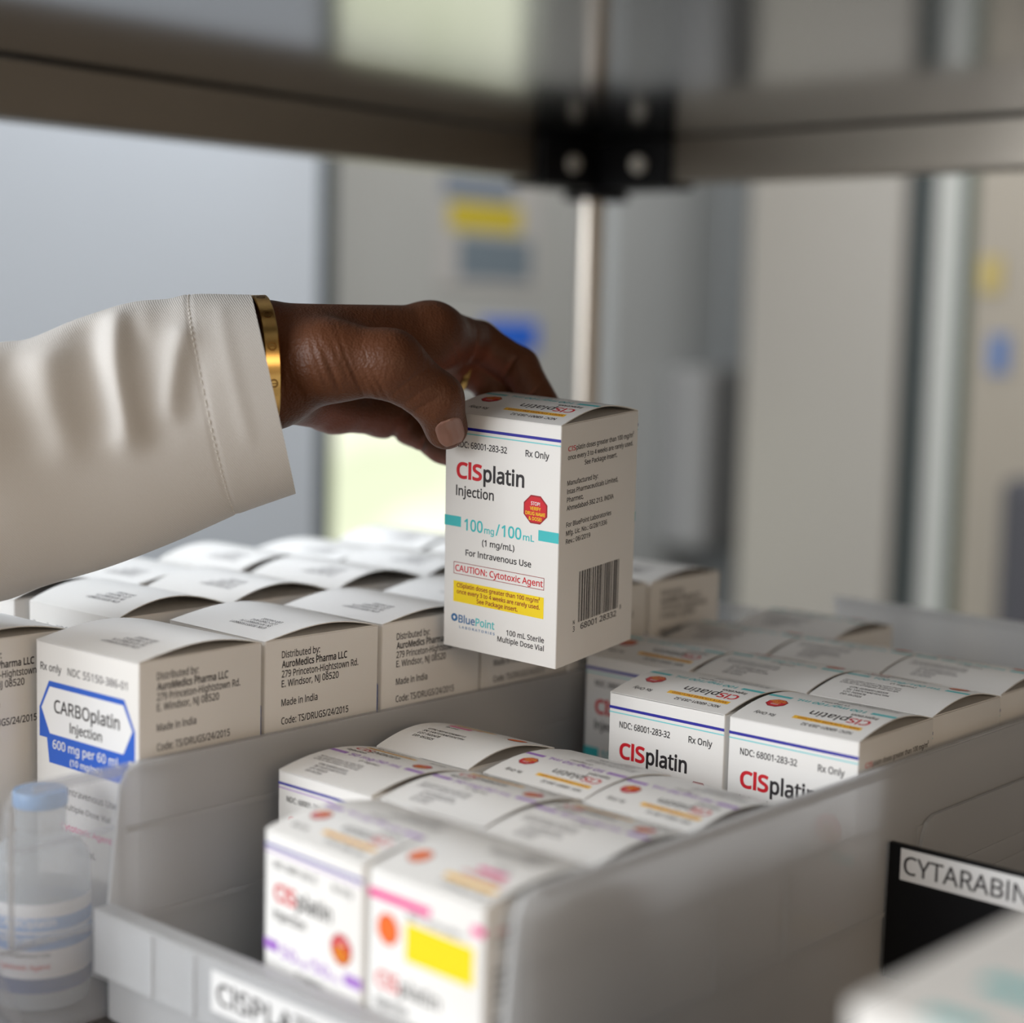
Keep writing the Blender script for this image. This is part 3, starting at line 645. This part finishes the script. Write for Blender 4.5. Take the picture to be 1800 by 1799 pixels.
# ------------------------------------------------------------------ the person: hand, coat sleeve, jewellery
# hand frame: origin in the back of the hand, x along the reach, y up, z away (millimetres)
HO = np.array([-0.52043, 0.47651, -0.01964])
def H2W(P): return np.asarray(P, float) / 1000 @ AX + HO
J = {'fa0': (-105, -30, -8, 23.0), 'fa1': (-62.0, -9, 4.0, 20.0), 'wi': (-32, 12.0, 0.0, 12.5), 'wm': (-32, 13.0, 10.0, 11.5), 'wq': (-32, 6.0, 20.0, 11.5), 'wp': (-31, -6.0, 20.0, 12.0), 'wl': (-31, -8.0, 4.0, 14.0), 'imc': (34.1, 15.0, 42.0, 13.5), 'mmc': (31.9, 12.8, 62.0, 13.0),
     'rmc': (22.8, 10.0, 75.0, 12.0), 'pmc': (8.1, -5.4, 88.0, 11.0), 'thn': (-3.5, 0.5, -8.5, 15.5), 'tmc': (20.4, -1.0, -12.0, 13.0), 'tip1': (38.7, -14.4, -3.0, 10.3), 'tip2': (42.0, -25.4, 7.0, 8.9),
     'ipip': (54.1, 16.2, 75.0, 9.1), 'idip': (72.2, 4.9, 75.0, 8.6), 'itip': (82.3, -12.3, 69.5, 7.8), 'mpip': (55.9, 6.8, 95.0, 9.5), 'mdip': (72.0, -5.4, 88.0, 8.3), 'mtip': (80.3, -21.7, 73.0, 7.6),
     'rpip': (57.2, 3.6, 85.0, 9.0), 'rdip': (65.1, -18.7, 82.0, 8.0), 'rtip': (65.1, -32.0, 68.0, 7.5), 'ppip': (23.5, -20.9, 78.0, 8.4), 'pdip': (38.1, -30.4, 70.0, 7.4), 'ptip': (53.5, -38.6, 57.0, 6.8), 'hyp': (-8, -13.5, 46.0, 11.5), 'hyp2': (12, -15.5, 70.0, 10.5)}
J = {k: np.array(v, np.float32) for k, v in J.items()}
def rcone(P, a, b):
    pa, ra, pb, rb = a[:3], a[3], b[:3], b[3]
    ba = pb - pa; l2 = float(ba @ ba); rr = ra - rb; a2 = l2 - rr * rr; il2 = 1.0 / l2
    pa_ = P - pa; y = pa_ @ ba; z = y - l2
    x2 = ((pa_ * l2 - y[..., None] * ba) ** 2).sum(-1)
    y2 = y * y * l2; z2 = z * z * l2
    k = np.sign(rr) * rr * rr * x2
    d3 = (np.sqrt(x2 * a2 * il2) + y * rr) * il2 - ra
    d1 = np.sqrt(x2 + z2) * il2 - rb
    d2 = np.sqrt(x2 + y2) * il2 - ra
    return np.where(np.sign(z) * a2 * z2 > k, d1, np.where(np.sign(y) * a2 * y2 < k, d2, d3))
def smin(a, b, k):
    h = np.maximum(k - np.abs(a - b), 0) / k
    return np.minimum(a, b) - h * h * k * 0.25
hRl = AX @ np.array(hR); hcl = AX @ (np.array(hp + hR @ Vector((-TW / 2, TD / 2, -TH / 2))) - HO) * 1000
def box_sd(P):
    q = np.abs((P - hcl) @ hRl) - np.array([TW, TD, TH]) * 500
    return np.sqrt((np.maximum(q, 0) ** 2).sum(-1)) + np.minimum(q.max(-1), 0)
CREASES = [((51, 8, 57), (0.93, -0.15, 0.3), 0.55, 1.5, 9), ((68, 4, 65), (0.84, -0.5, 0.1), 0.5, 1.3, 8), ((79.4, -6, 65), (0.72, -0.69, 0), 0.4, 1.0, 7), ((37.5, 13, 38), (0.6, 0.75, 0.2), 0.5, 0.7, 7), ((41, 9, 40), (0.6, 0.75, 0.2), 0.5, 0.7, 6),
           ((30, -29, 67), (0.85, -0.5, 0), 0.5, 1.1, 9), ((18, -23, 71), (0.88, -0.47, 0), 0.55, 1.3, 9), ((6, -18, 76), (0.9, -0.4, 0), 0.55, 1.2, 10), ((-6, -17, 50), (0.8, -0.6, 0), 0.6, 0.9, 11),
           ((33.0, -12.5, -11), (0.55, -0.83, 0), 0.35, 0.6, 9), ((36, -16.5, -11), (0.5, -0.86, 0), 0.3, 0.6, 8), ((28, -9, -18), (0.6, -0.8, 0), 0.3, 0.6, 9)]
_r = random.Random(11); _x = -22.0
while _x < 20:
    CREASES.append(((_x, -4 + _r.uniform(-4, 4) - 0.12 * (_x + 20), -24.5 + max(0, _x) * 0.25), (0.97, 0.12 + 0.010 * (_x + 22) + _r.uniform(-0.08, 0.08), 0.0), _r.uniform(0.26, 0.40), _r.uniform(0.35, 0.85), _r.uniform(8, 13)))
    _x += _r.uniform(2.2, 4.2)
def hand_sdf(P):
    c = lambda a, b: rcone(P, J[a], J[b])
    palm = c('wi', 'imc')
    for a, b, k in (('wm', 'mmc', 6), ('wq', 'rmc', 6), ('wp', 'pmc', 6), ('wl', 'hyp', 8), ('hyp', 'hyp2', 6), ('hyp2', 'pmc', 5), ('wl', 'wp', 5), ('wl', 'wi', 5), ('fa1', 'wm', 6), ('fa1', 'wl', 5), ('fa1', 'wp', 5), ('fa0', 'fa1', 6), ('imc', 'mmc', 6), ('mmc', 'rmc', 6), ('rmc', 'pmc', 6)):
        palm = smin(palm, c(a, b), k)
    thumb = smin(smin(c('wl', 'thn'), c('thn', 'tmc'), 6), smin(c('tmc', 'tip1'), c('tip1', 'tip2'), 4), 5)
    # knuckle swelling and the web between thumb and index
    d = smin(palm, thumb, 15)
    web = rcone(P, np.array((8, 2, 8, 8.0), np.float32), np.array((32, 4, 30, 7.0), np.float32)); d = smin(d, web, 12)
    ix = smin(c('imc', 'ipip'), smin(c('ipip', 'idip'), c('idip', 'itip'), 3), 3); d = smin(d, ix, 6)
    md = smin(c('mmc', 'mpip'), smin(c('mpip', 'mdip'), c('mdip', 'mtip'), 3), 3)
    rg = smin(c('rmc', 'rpip'), smin(c('rpip', 'rdip'), c('rdip', 'rtip'), 3), 3)
    pk = smin(c('pmc', 'ppip'), smin(c('ppip', 'pdip'), c('pdip', 'ptip'), 3), 3)
    d = smin(d, md, 2.5); d = smin(d, rg, 2.5); d = smin(d, pk, 4)
    for p, n, s_, a_, r_ in CREASES:
        q = P - np.array(p, np.float32); n_ = np.array(n, np.float32); n_ /= np.linalg.norm(n_)
        t = (q @ n_); rr2 = (q ** 2).sum(-1)
        d = d + a_ * np.exp(-(t / (2 * s_)) ** 2 - rr2 / (r_ * r_))
    return np.maximum(d, 0.25 - box_sd(P))
def surface_nets(fn, lo, hi, h):
    n = [int(math.ceil((hi[i] - lo[i]) / h)) + 1 for i in range(3)]
    ax = [(lo[i] + h * np.arange(n[i])).astype(np.float32) for i in range(3)]
    vol = np.empty(n, np.float32)
    for i in range(0, n[0], 16):
        G = np.stack(np.meshgrid(ax[0][i:i+16], ax[1], ax[2], indexing='ij'), -1); vol[i:i+16] = fn(G)
    ins = vol < 0
    cnt = np.zeros([k - 1 for k in n], np.int8)
    for dx in (0, 1):
        for dy in (0, 1):
            for dz in (0, 1): cnt += ins[dx:n[0]-1+dx, dy:n[1]-1+dy, dz:n[2]-1+dz]
    act = (cnt > 0) & (cnt < 8); idx = -np.ones(act.shape, np.int64); C = np.argwhere(act); idx[act] = np.arange(len(C))
    acc = np.zeros((len(C), 3)); wn = np.zeros(len(C)); cs = [(x, y, z) for x in (0, 1) for y in (0, 1) for z in (0, 1)]
    for a in cs:
        for k in range(3):
            if a[k]: continue
            bb = list(a); bb[k] = 1
            va = vol[C[:, 0]+a[0], C[:, 1]+a[1], C[:, 2]+a[2]]; vb = vol[C[:, 0]+bb[0], C[:, 1]+bb[1], C[:, 2]+bb[2]]
            m_ = (va < 0) != (vb < 0); t = va[m_] / (va[m_] - vb[m_])
            pos = np.tile(np.array(a, float), (m_.sum(), 1)); pos[:, k] = t; acc[m_] += pos; wn[m_] += 1
    V = np.array(lo) + h * (C + acc / wn[:, None]); Fs = []
    for k in range(3):
        sl0 = [slice(None)] * 3; sl1 = [slice(None)] * 3; sl0[k] = slice(0, n[k]-1); sl1[k] = slice(1, n[k])
        A = ins[tuple(sl0)]; B = ins[tuple(sl1)]; E_ = np.argwhere(A != B)
        u, w_ = (k + 1) % 3, (k + 2) % 3
        ok = (E_[:, u] > 0) & (E_[:, w_] > 0) & (E_[:, u] < n[u]-1) & (E_[:, w_] < n[w_]-1); E_ = E_[ok]
        q = []
        for du, dw in ((-1, -1), (0, -1), (0, 0), (-1, 0)):
            Z = E_.copy(); Z[:, u] += du; Z[:, w_] += dw; q.append(idx[Z[:, 0], Z[:, 1], Z[:, 2]])
        q = np.stack(q, 1); fl = ~A[E_[:, 0], E_[:, 1], E_[:, 2]]; q[fl] = q[fl][:, ::-1]; Fs.append(q)
    return V, np.concatenate(Fs)
hv, hf = surface_nets(hand_sdf, (-132, -58, -36), (98, 38, 112), 0.75)
# skin: darker on the back of the hand, warmer and lighter on the palm side
def grad(P):
    e = 0.6; return np.stack([hand_sdf(P + np.eye(3)[k] * e) - hand_sdf(P - np.eye(3)[k] * e) for k in range(3)], -1) / (2 * e)
gn = grad(hv); gn /= np.linalg.norm(gn, axis=1)[:, None] + 1e-9
palmness = np.clip((-gn[:, 1] - 0.05) / 0.5, 0, 1) * np.clip((hv[:, 2] - 12) / 14, 0, 1)
skin = bpy.data.materials.new('skin'); skin.use_nodes = True
nt = skin.node_tree; nd = nt.nodes; pb = nd['Principled BSDF']
at = nd.new('ShaderNodeAttribute'); at.attribute_name = 'palm'
tc = nd.new('ShaderNodeTexCoord')
nz = nd.new('ShaderNodeTexNoise'); nz.inputs['Scale'].default_value = 90; nz.inputs['Detail'].default_value = 5
nt.links.new(tc.outputs['Object'], nz.inputs['Vector'])
m1 = nd.new('ShaderNodeMix'); m1.data_type = 'RGBA'; m1.inputs['A'].default_value = (0.088, 0.030, 0.012, 1); m1.inputs['B'].default_value = (0.140, 0.052, 0.023, 1); nt.links.new(nz.outputs['Fac'], m1.inputs['Factor'])
m2 = nd.new('ShaderNodeMix'); m2.data_type = 'RGBA'; m2.inputs['B'].default_value = (0.21, 0.068, 0.040, 1); nt.links.new(at.outputs['Fac'], m2.inputs['Factor']); nt.links.new(m1.outputs['Result'], m2.inputs['A'])
nt.links.new(m2.outputs['Result'], pb.inputs['Base Color'])
pb.inputs['Roughness'].default_value = 0.45; pb.inputs['Specular IOR Level'].default_value = 0.32
vo = nd.new('ShaderNodeTexVoronoi'); vo.inputs['Scale'].default_value = 950; nt.links.new(tc.outputs['Object'], vo.inputs['Vector'])
bp = nd.new('ShaderNodeBump'); bp.inputs['Strength'].default_value = 0.4; bp.inputs['Distance'].default_value = 0.0005; nt.links.new(vo.outputs['Distance'], bp.inputs['Height'])
wv = nd.new('ShaderNodeTexNoise'); wv.inputs['Scale'].default_value = 320; wv.inputs['Detail'].default_value = 3
mp = nd.new('ShaderNodeMapping'); mp.inputs['Scale'].default_value = (1.0, 0.25, 0.6); nt.links.new(tc.outputs['Object'], mp.inputs['Vector']); nt.links.new(mp.outputs['Vector'], wv.inputs['Vector'])
bp2 = nd.new('ShaderNodeBump'); bp2.inputs['Strength'].default_value = 0.55; bp2.inputs['Distance'].default_value = 0.0009; nt.links.new(wv.outputs['Fac'], bp2.inputs['Height']); nt.links.new(bp.outputs['Normal'], bp2.inputs['Normal'])
nt.links.new(bp2.outputs['Normal'], pb.inputs['Normal'])
FRM = Matrix([[*AX[:, i], HO[i]] for i in range(3)] + [[0, 0, 0, 1]])   # hand frame -> world
me = bpy.data.meshes.new('person'); me.from_pydata((hv / 1000).tolist(), [], hf.tolist()); me.materials.append(skin)
me.polygons.foreach_set('use_smooth', [True] * len(me.polygons))
pa = me.attributes.new('palm', 'FLOAT', 'POINT'); pa.data.foreach_set('value', palmness.astype(np.float32)); me.update()
person = tag(link('person', me), "person's arm in a white coat reaching in from the left to grip a carton", 'person')
person.matrix_world = FRM
sm = person.modifiers.new('soften', 'SMOOTH'); sm.factor = 0.5; sm.iterations = 1

def march(S0, n, dist=30.0):
    P = np.array(S0, float); n = np.array(n, float); n /= np.linalg.norm(n)
    P = P - n * dist * -1 if False else P + n * dist
    for _ in range(60): P = P - n * np.clip(hand_sdf(P.astype(np.float32)), -2, 8)[..., None] * 0.8
    return P
# thumbnail
axis = J['tip2'][:3] - J['tip1'][:3]; axis = np.array([0.32, -0.92, 0.2]); axis /= np.linalg.norm(axis)
nn = np.array([0.10, -0.10, -1.0]); nn -= axis * (nn @ axis); nn /= np.linalg.norm(nn); sd = np.cross(axis, nn)
nc = np.array([43.9, -27.2, 0.0]); N1, N2 = 18, 18; base = []
for j in range(N2 + 1):
    t = -1 + 2 * j / N2
    wdt = 5.7 * (1 - abs(t) ** 5 * 0.55) if t < 0 else 5.7 * (1 - abs(t) ** 3 * 0.40)
    for i in range(N1 + 1): base.append(nc + axis * t * 5.9 + sd * wdt * (-1 + 2 * i / N1))
base = np.array(base); up = march(base, nn)
arch = np.array([0.45 + 0.25 * (1 - (-1 + 2 * i / N1) ** 2) for j in range(N2 + 1) for i in range(N1 + 1)])
edge = np.array([(i in (0, N1)) or (j in (0,)) for j in range(N2 + 1) for i in range(N1 + 1)])
NV = up + nn * np.where(edge, 0.0, arch)[:, None]
q = MB(); NAIL = mat('thumbnail', (0.30, 0.155, 0.115, 1), 0.28, noise=0.15, nscale=150)
F = [(j*(N1+1)+i, j*(N1+1)+i+1, (j+1)*(N1+1)+i+1, (j+1)*(N1+1)+i) for j in range(N2) for i in range(N1)]
k = len(NV); NV2 = np.concatenate([NV, NV - nn * 0.5]) / 1000
F += [tuple(k + a for a in f[::-1]) for f in F]
rim = [i for i in range(N1 + 1)] + [j*(N1+1)+N1 for j in range(1, N2 + 1)] + [N2*(N1+1)+i for i in range(N1-1, -1, -1)] + [j*(N1+1) for j in range(N2-1, 0, -1)]
F += [(rim[i], rim[(i+1) % len(rim)], k + rim[(i+1) % len(rim)], k + rim[i]) for i in range(len(rim))]
q.add(NV2, F, NAIL); tag(q.build('thumbnail', person, 50), 'pale brown thumbnail')

# finger ring and bangle
GOLD = mat('gold', (0.83, 0.52, 0.17, 1), 0.22, 1.0, noise=0.12, nscale=300)
def band(center, axis, rad, width, th, n=72):
    a = np.array(axis, float); a /= np.linalg.norm(a); u = np.cross(a, [0, 0, 1.0]); u /= np.linalg.norm(u); v = np.cross(a, u)
    pr = [(-width/2, 0), (-width/2, th*0.7), (-width/2 + th*0.3, th), (width/2 - th*0.3, th), (width/2, th*0.7), (width/2, 0)]
    V = []; F = []; k = len(pr)
    for i in range(n):
        t = 2 * math.pi * i / n
        for h, r in pr: V.append((np.array(center) + a * h + (u * math.cos(t) + v * math.sin(t)) * (rad + r)) / 1000)
    for i in range(n):
        j = (i + 1) % n
        for p in range(k): F.append((i*k+p, i*k+(p+1) % k, j*k+(p+1) % k, j*k+p))
    return V, F, a, u, v
rc = J['rmc'][:3] + (J['rpip'][:3] - J['rmc'][:3]) * 0.70; ra = J['rpip'][:3] - J['rmc'][:3]
V, F, *_ = band(rc, ra, 10.0, 3.0, 1.2); q = MB(); q.add(V, F, GOLD); tag(q.build('finger_ring', person, 40), 'thin gold ring')
V, F, a, u, v = band((-33.0, 0.0, 3.0), (0.95, 0.06, 0.31), 26.6, 6.2, 1.5, 96); q = MB(); q.add(V, F, GOLD); bang = tag(q.build('bangle', person, 40), 'flat gold bangle')
DG = mat('engraved_gold', (0.35, 0.20, 0.06, 1), 0.35, 1.0)
for i in range(12):
    t = 2 * math.pi * (i + 0.30) / 12; rdir = u * math.cos(t) + v * math.sin(t); tdir = np.cross(a, rdir)
    c0 = np.array((-33.0, 0.0, 3.0)) + rdir * 28.12; q = MB(); n = 20; V = []; F = []
    for s_ in range(n):
        an = 2 * math.pi * s_ / n; w_ = a * math.cos(an) + tdir * math.sin(an); V += [(c0 + w_ * 1.55) / 1000, (c0 + w_ * 1.85 + rdir * 0.08) / 1000, (c0 + w_ * 1.15 + rdir * 0.08) / 1000]
    for s_ in range(n): j = (s_ + 1) % n; F += [(3*s_+1, 3*j+1, 3*j+2, 3*s_+2), (3*s_, 3*j, 3*j+1, 3*s_+1)]
    q.add(V, F, DG)
    q.add([(c0 + a*x + tdir*y + rdir*0.08) / 1000 for x, y in ((-1.1, -0.16), (1.1, -0.16), (1.1, 0.16), (-1.1, 0.16))], [(0, 1, 2, 3)], DG)
    q.build('screw_motif', bang)

# coat sleeve: stations along the arm (top point, bottom point, half depth)
ST = [((-36.3, 27.6, 0), (-18.4, -52.4, 0), 31), ((-60.5, 27.5, -2), (-42.2, -60.9, -2), 34), ((-68.3, 25.6, -3), (-52.3, -65.4, -3), 35), ((-81.6, 24, -5), (-67.9, -72.3, -5), 37), ((-100.9, 17.3, -10), (-91.8, -81.7, -10), 39),
      ((-119.1, 8.1, -18), (-116.8, -89.5, -18), 41), ((-131, 5.8, -23), (-131, -94.8, -23), 42), ((-160.2, -5.2, -35), (-162.4, -97.5, -35), 44), ((-206.2, -21.6, -55), (-210.4, -106, -55), 46), ((-330, -45, -100), (-335, -140, -100), 50)]
TP = np.array([s[0] for s in ST], float); BP = np.array([s[1] for s in ST], float); HD = np.array([s[2] for s in ST], float)
par = np.concatenate([[0], np.cumsum(np.linalg.norm(np.diff((TP + BP) / 2, axis=0), axis=1))])
def cr1(x, xs, Y):
    i = int(np.clip(np.searchsorted(xs, x) - 1, 0, len(xs) - 2)); t = (x - xs[i]) / (xs[i+1] - xs[i])
    tan = lambda j: (Y[min(j+1, len(xs)-1)] - Y[max(j-1, 0)]) / (xs[min(j+1, len(xs)-1)] - xs[max(j-1, 0)])
    h = xs[i+1] - xs[i]; a, b_, ta, tb_ = Y[i], Y[i+1], tan(i) * h, tan(i+1) * h
    return a*(2*t**3-3*t**2+1) + ta*(t**3-2*t**2+t) + b_*(-2*t**3+3*t**2) + tb_*(t**3-t**2)
FOLDS = [([(-84.5, 16), (-82, -4), (-76.5, -30)], 4.6, 3.8), ([(-93, 9), (-90, -8), (-88, -24)], -4.2, 6.0), ([(-73, 8), (-69.5, -10), (-66.5, -28)], -2.0, 5.0), ([(-58.4, 8), (-60, -5), (-62, -20)], 2.4, 3.2), ([(-53, -2), (-54, -20)], -1.2, 4.0),
         ([(-107, -4), (-103, -20), (-98, -34)], 2.4, 5.0), ([(-120, -8), (-112, -30)], -2.2, 7.0), ([(-75, 22), (-72, 10)], 1.2, 3.0), ([(-45, 20), (-33, -30)], 0.5, 2.2), ([(-135, -10), (-126, -40)], 2.2, 8.0), ([(-150, -20), (-142, -60)], -3, 9.0)]
def segd(x, y, pts):
    d = 1e9
    for (ax_, ay), (bx, by) in zip(pts, pts[1:]):
        t = max(0.0, min(1.0, ((x-ax_)*(bx-ax_) + (y-ay)*(by-ay)) / ((bx-ax_)**2 + (by-ay)**2))); d = min(d, (x-ax_-t*(bx-ax_))**2 + (y-ay-t*(by-ay))**2)
    return d
def sleeve_pt(s_, th, off=0.0):
    T = cr1(s_, par, TP); B_ = cr1(s_, par, BP); hd = float(cr1(s_, par, HD[:, None])[0]) - off
    c = (T + B_) / 2; e = (T - B_) / 2; L = np.linalg.norm(e); e = e * (1 - off / L)
    cs, sn = math.cos(th), math.sin(th)
    ex = 0.86
    f = lambda v: math.copysign(abs(v) ** ex, v)
    P = c + e * f(cs) + np.array([0, 0, 1.0]) * hd * f(sn)
    P[0] += -(P[2] - c[2]) * 0.13 * max(0, 1 - s_ / 60)
    if sn < 0:
        w_ = min(1, -sn * 1.6); d = 0
        for pts, amp, sg in FOLDS: d += amp * math.exp(-segd(P[0], P[1], pts) / (2 * sg * sg))
        P[2] -= d * w_; P[1] += d * 0.10 * w_
    gr = math.exp(-((s_ - par[1]) / 0.9) ** 2) * 0.45      # stitched hem groove
    P -= (np.array([0, cs * 1.0, sn]) * gr)
    return P
NS, NT = 150, 96
ss = np.concatenate([np.linspace(0, par[6], 118), np.linspace(par[6], par[-1], 33)[1:]])
V = []
for s_ in ss:
    for k in range(NT): V.append(sleeve_pt(s_, 2 * math.pi * k / NT) / 1000)
nso = len(ss); inner = [0.0, 3.0, 8.0, 16.0, 26.0, 40.0]
for s_ in inner:
    for k in range(NT): V.append(sleeve_pt(s_, 2 * math.pi * k / NT, 1.3) / 1000)
F = [(i*NT+k, i*NT+(k+1) % NT, (i+1)*NT+(k+1) % NT, (i+1)*NT+k) for i in range(nso-1) for k in range(NT)]
o_ = nso * NT
F += [(o_+i*NT+(k+1) % NT, o_+i*NT+k, o_+(i+1)*NT+k, o_+(i+1)*NT+(k+1) % NT) for i in range(len(inner)-1) for k in range(NT)]
F += [((k+1) % NT, k, o_+k, o_+(k+1) % NT) for k in range(NT)]
F.append(tuple((nso-1)*NT + k for k in range(NT)))
cl = bpy.data.materials.new('white_twill'); cl.use_nodes = True
nt = cl.node_tree; nd = nt.nodes; pb = nd['Principled BSDF']; pb.inputs['Roughness'].default_value = 0.85; pb.inputs['Sheen Weight'].default_value = 0.15
tc = nd.new('ShaderNodeTexCoord'); mp = nd.new('ShaderNodeMapping'); mp.inputs['Rotation'].default_value = (0, 0, math.radians(-38)); nt.links.new(tc.outputs['Object'], mp.inputs['Vector'])
wv = nd.new('ShaderNodeTexWave'); wv.wave_type = 'BANDS'; wv.bands_direction = 'X'; wv.inputs['Scale'].default_value = 420; wv.inputs['Distortion'].default_value = 1.2; wv.inputs['Detail'].default_value = 2; wv.inputs['Detail Scale'].default_value = 3
nt.links.new(mp.outputs['Vector'], wv.inputs['Vector'])
mc = nd.new('ShaderNodeMix'); mc.data_type = 'RGBA'; mc.inputs['A'].default_value = (0.56, 0.53, 0.50, 1); mc.inputs['B'].default_value = (0.66, 0.64, 0.61, 1)
nt.links.new(wv.outputs['Fac'], mc.inputs['Factor']); nt.links.new(mc.outputs['Result'], pb.inputs['Base Color'])
bp = nd.new('ShaderNodeBump'); bp.inputs['Strength'].default_value = 0.25; bp.inputs['Distance'].default_value = 0.0004; nt.links.new(wv.outputs['Fac'], bp.inputs['Height']); nt.links.new(bp.outputs['Normal'], pb.inputs['Normal'])
q = MB(); q.add(V, F, cl); slv = tag(q.build('coat_sleeve', person, 60), 'white coat sleeve with a stitched hem')
q = MB(); THR = mat('thread', (0.70, 0.67, 0.62, 1), 0.8)
nst = 46
for i in range(nst):
    th0 = -math.pi * (0.02 + 0.96 * i / nst); th1 = -math.pi * (0.02 + 0.96 * (i + 0.62) / nst)
    A = sleeve_pt(par[1], th0, -0.25); B_ = sleeve_pt(par[1], th1, -0.25); q.tube(A / 1000, B_ / 1000, 0.00022, 0.00022, THR, 6)
q.build('hem_stitching', slv)
bpy.context.view_layer.update()
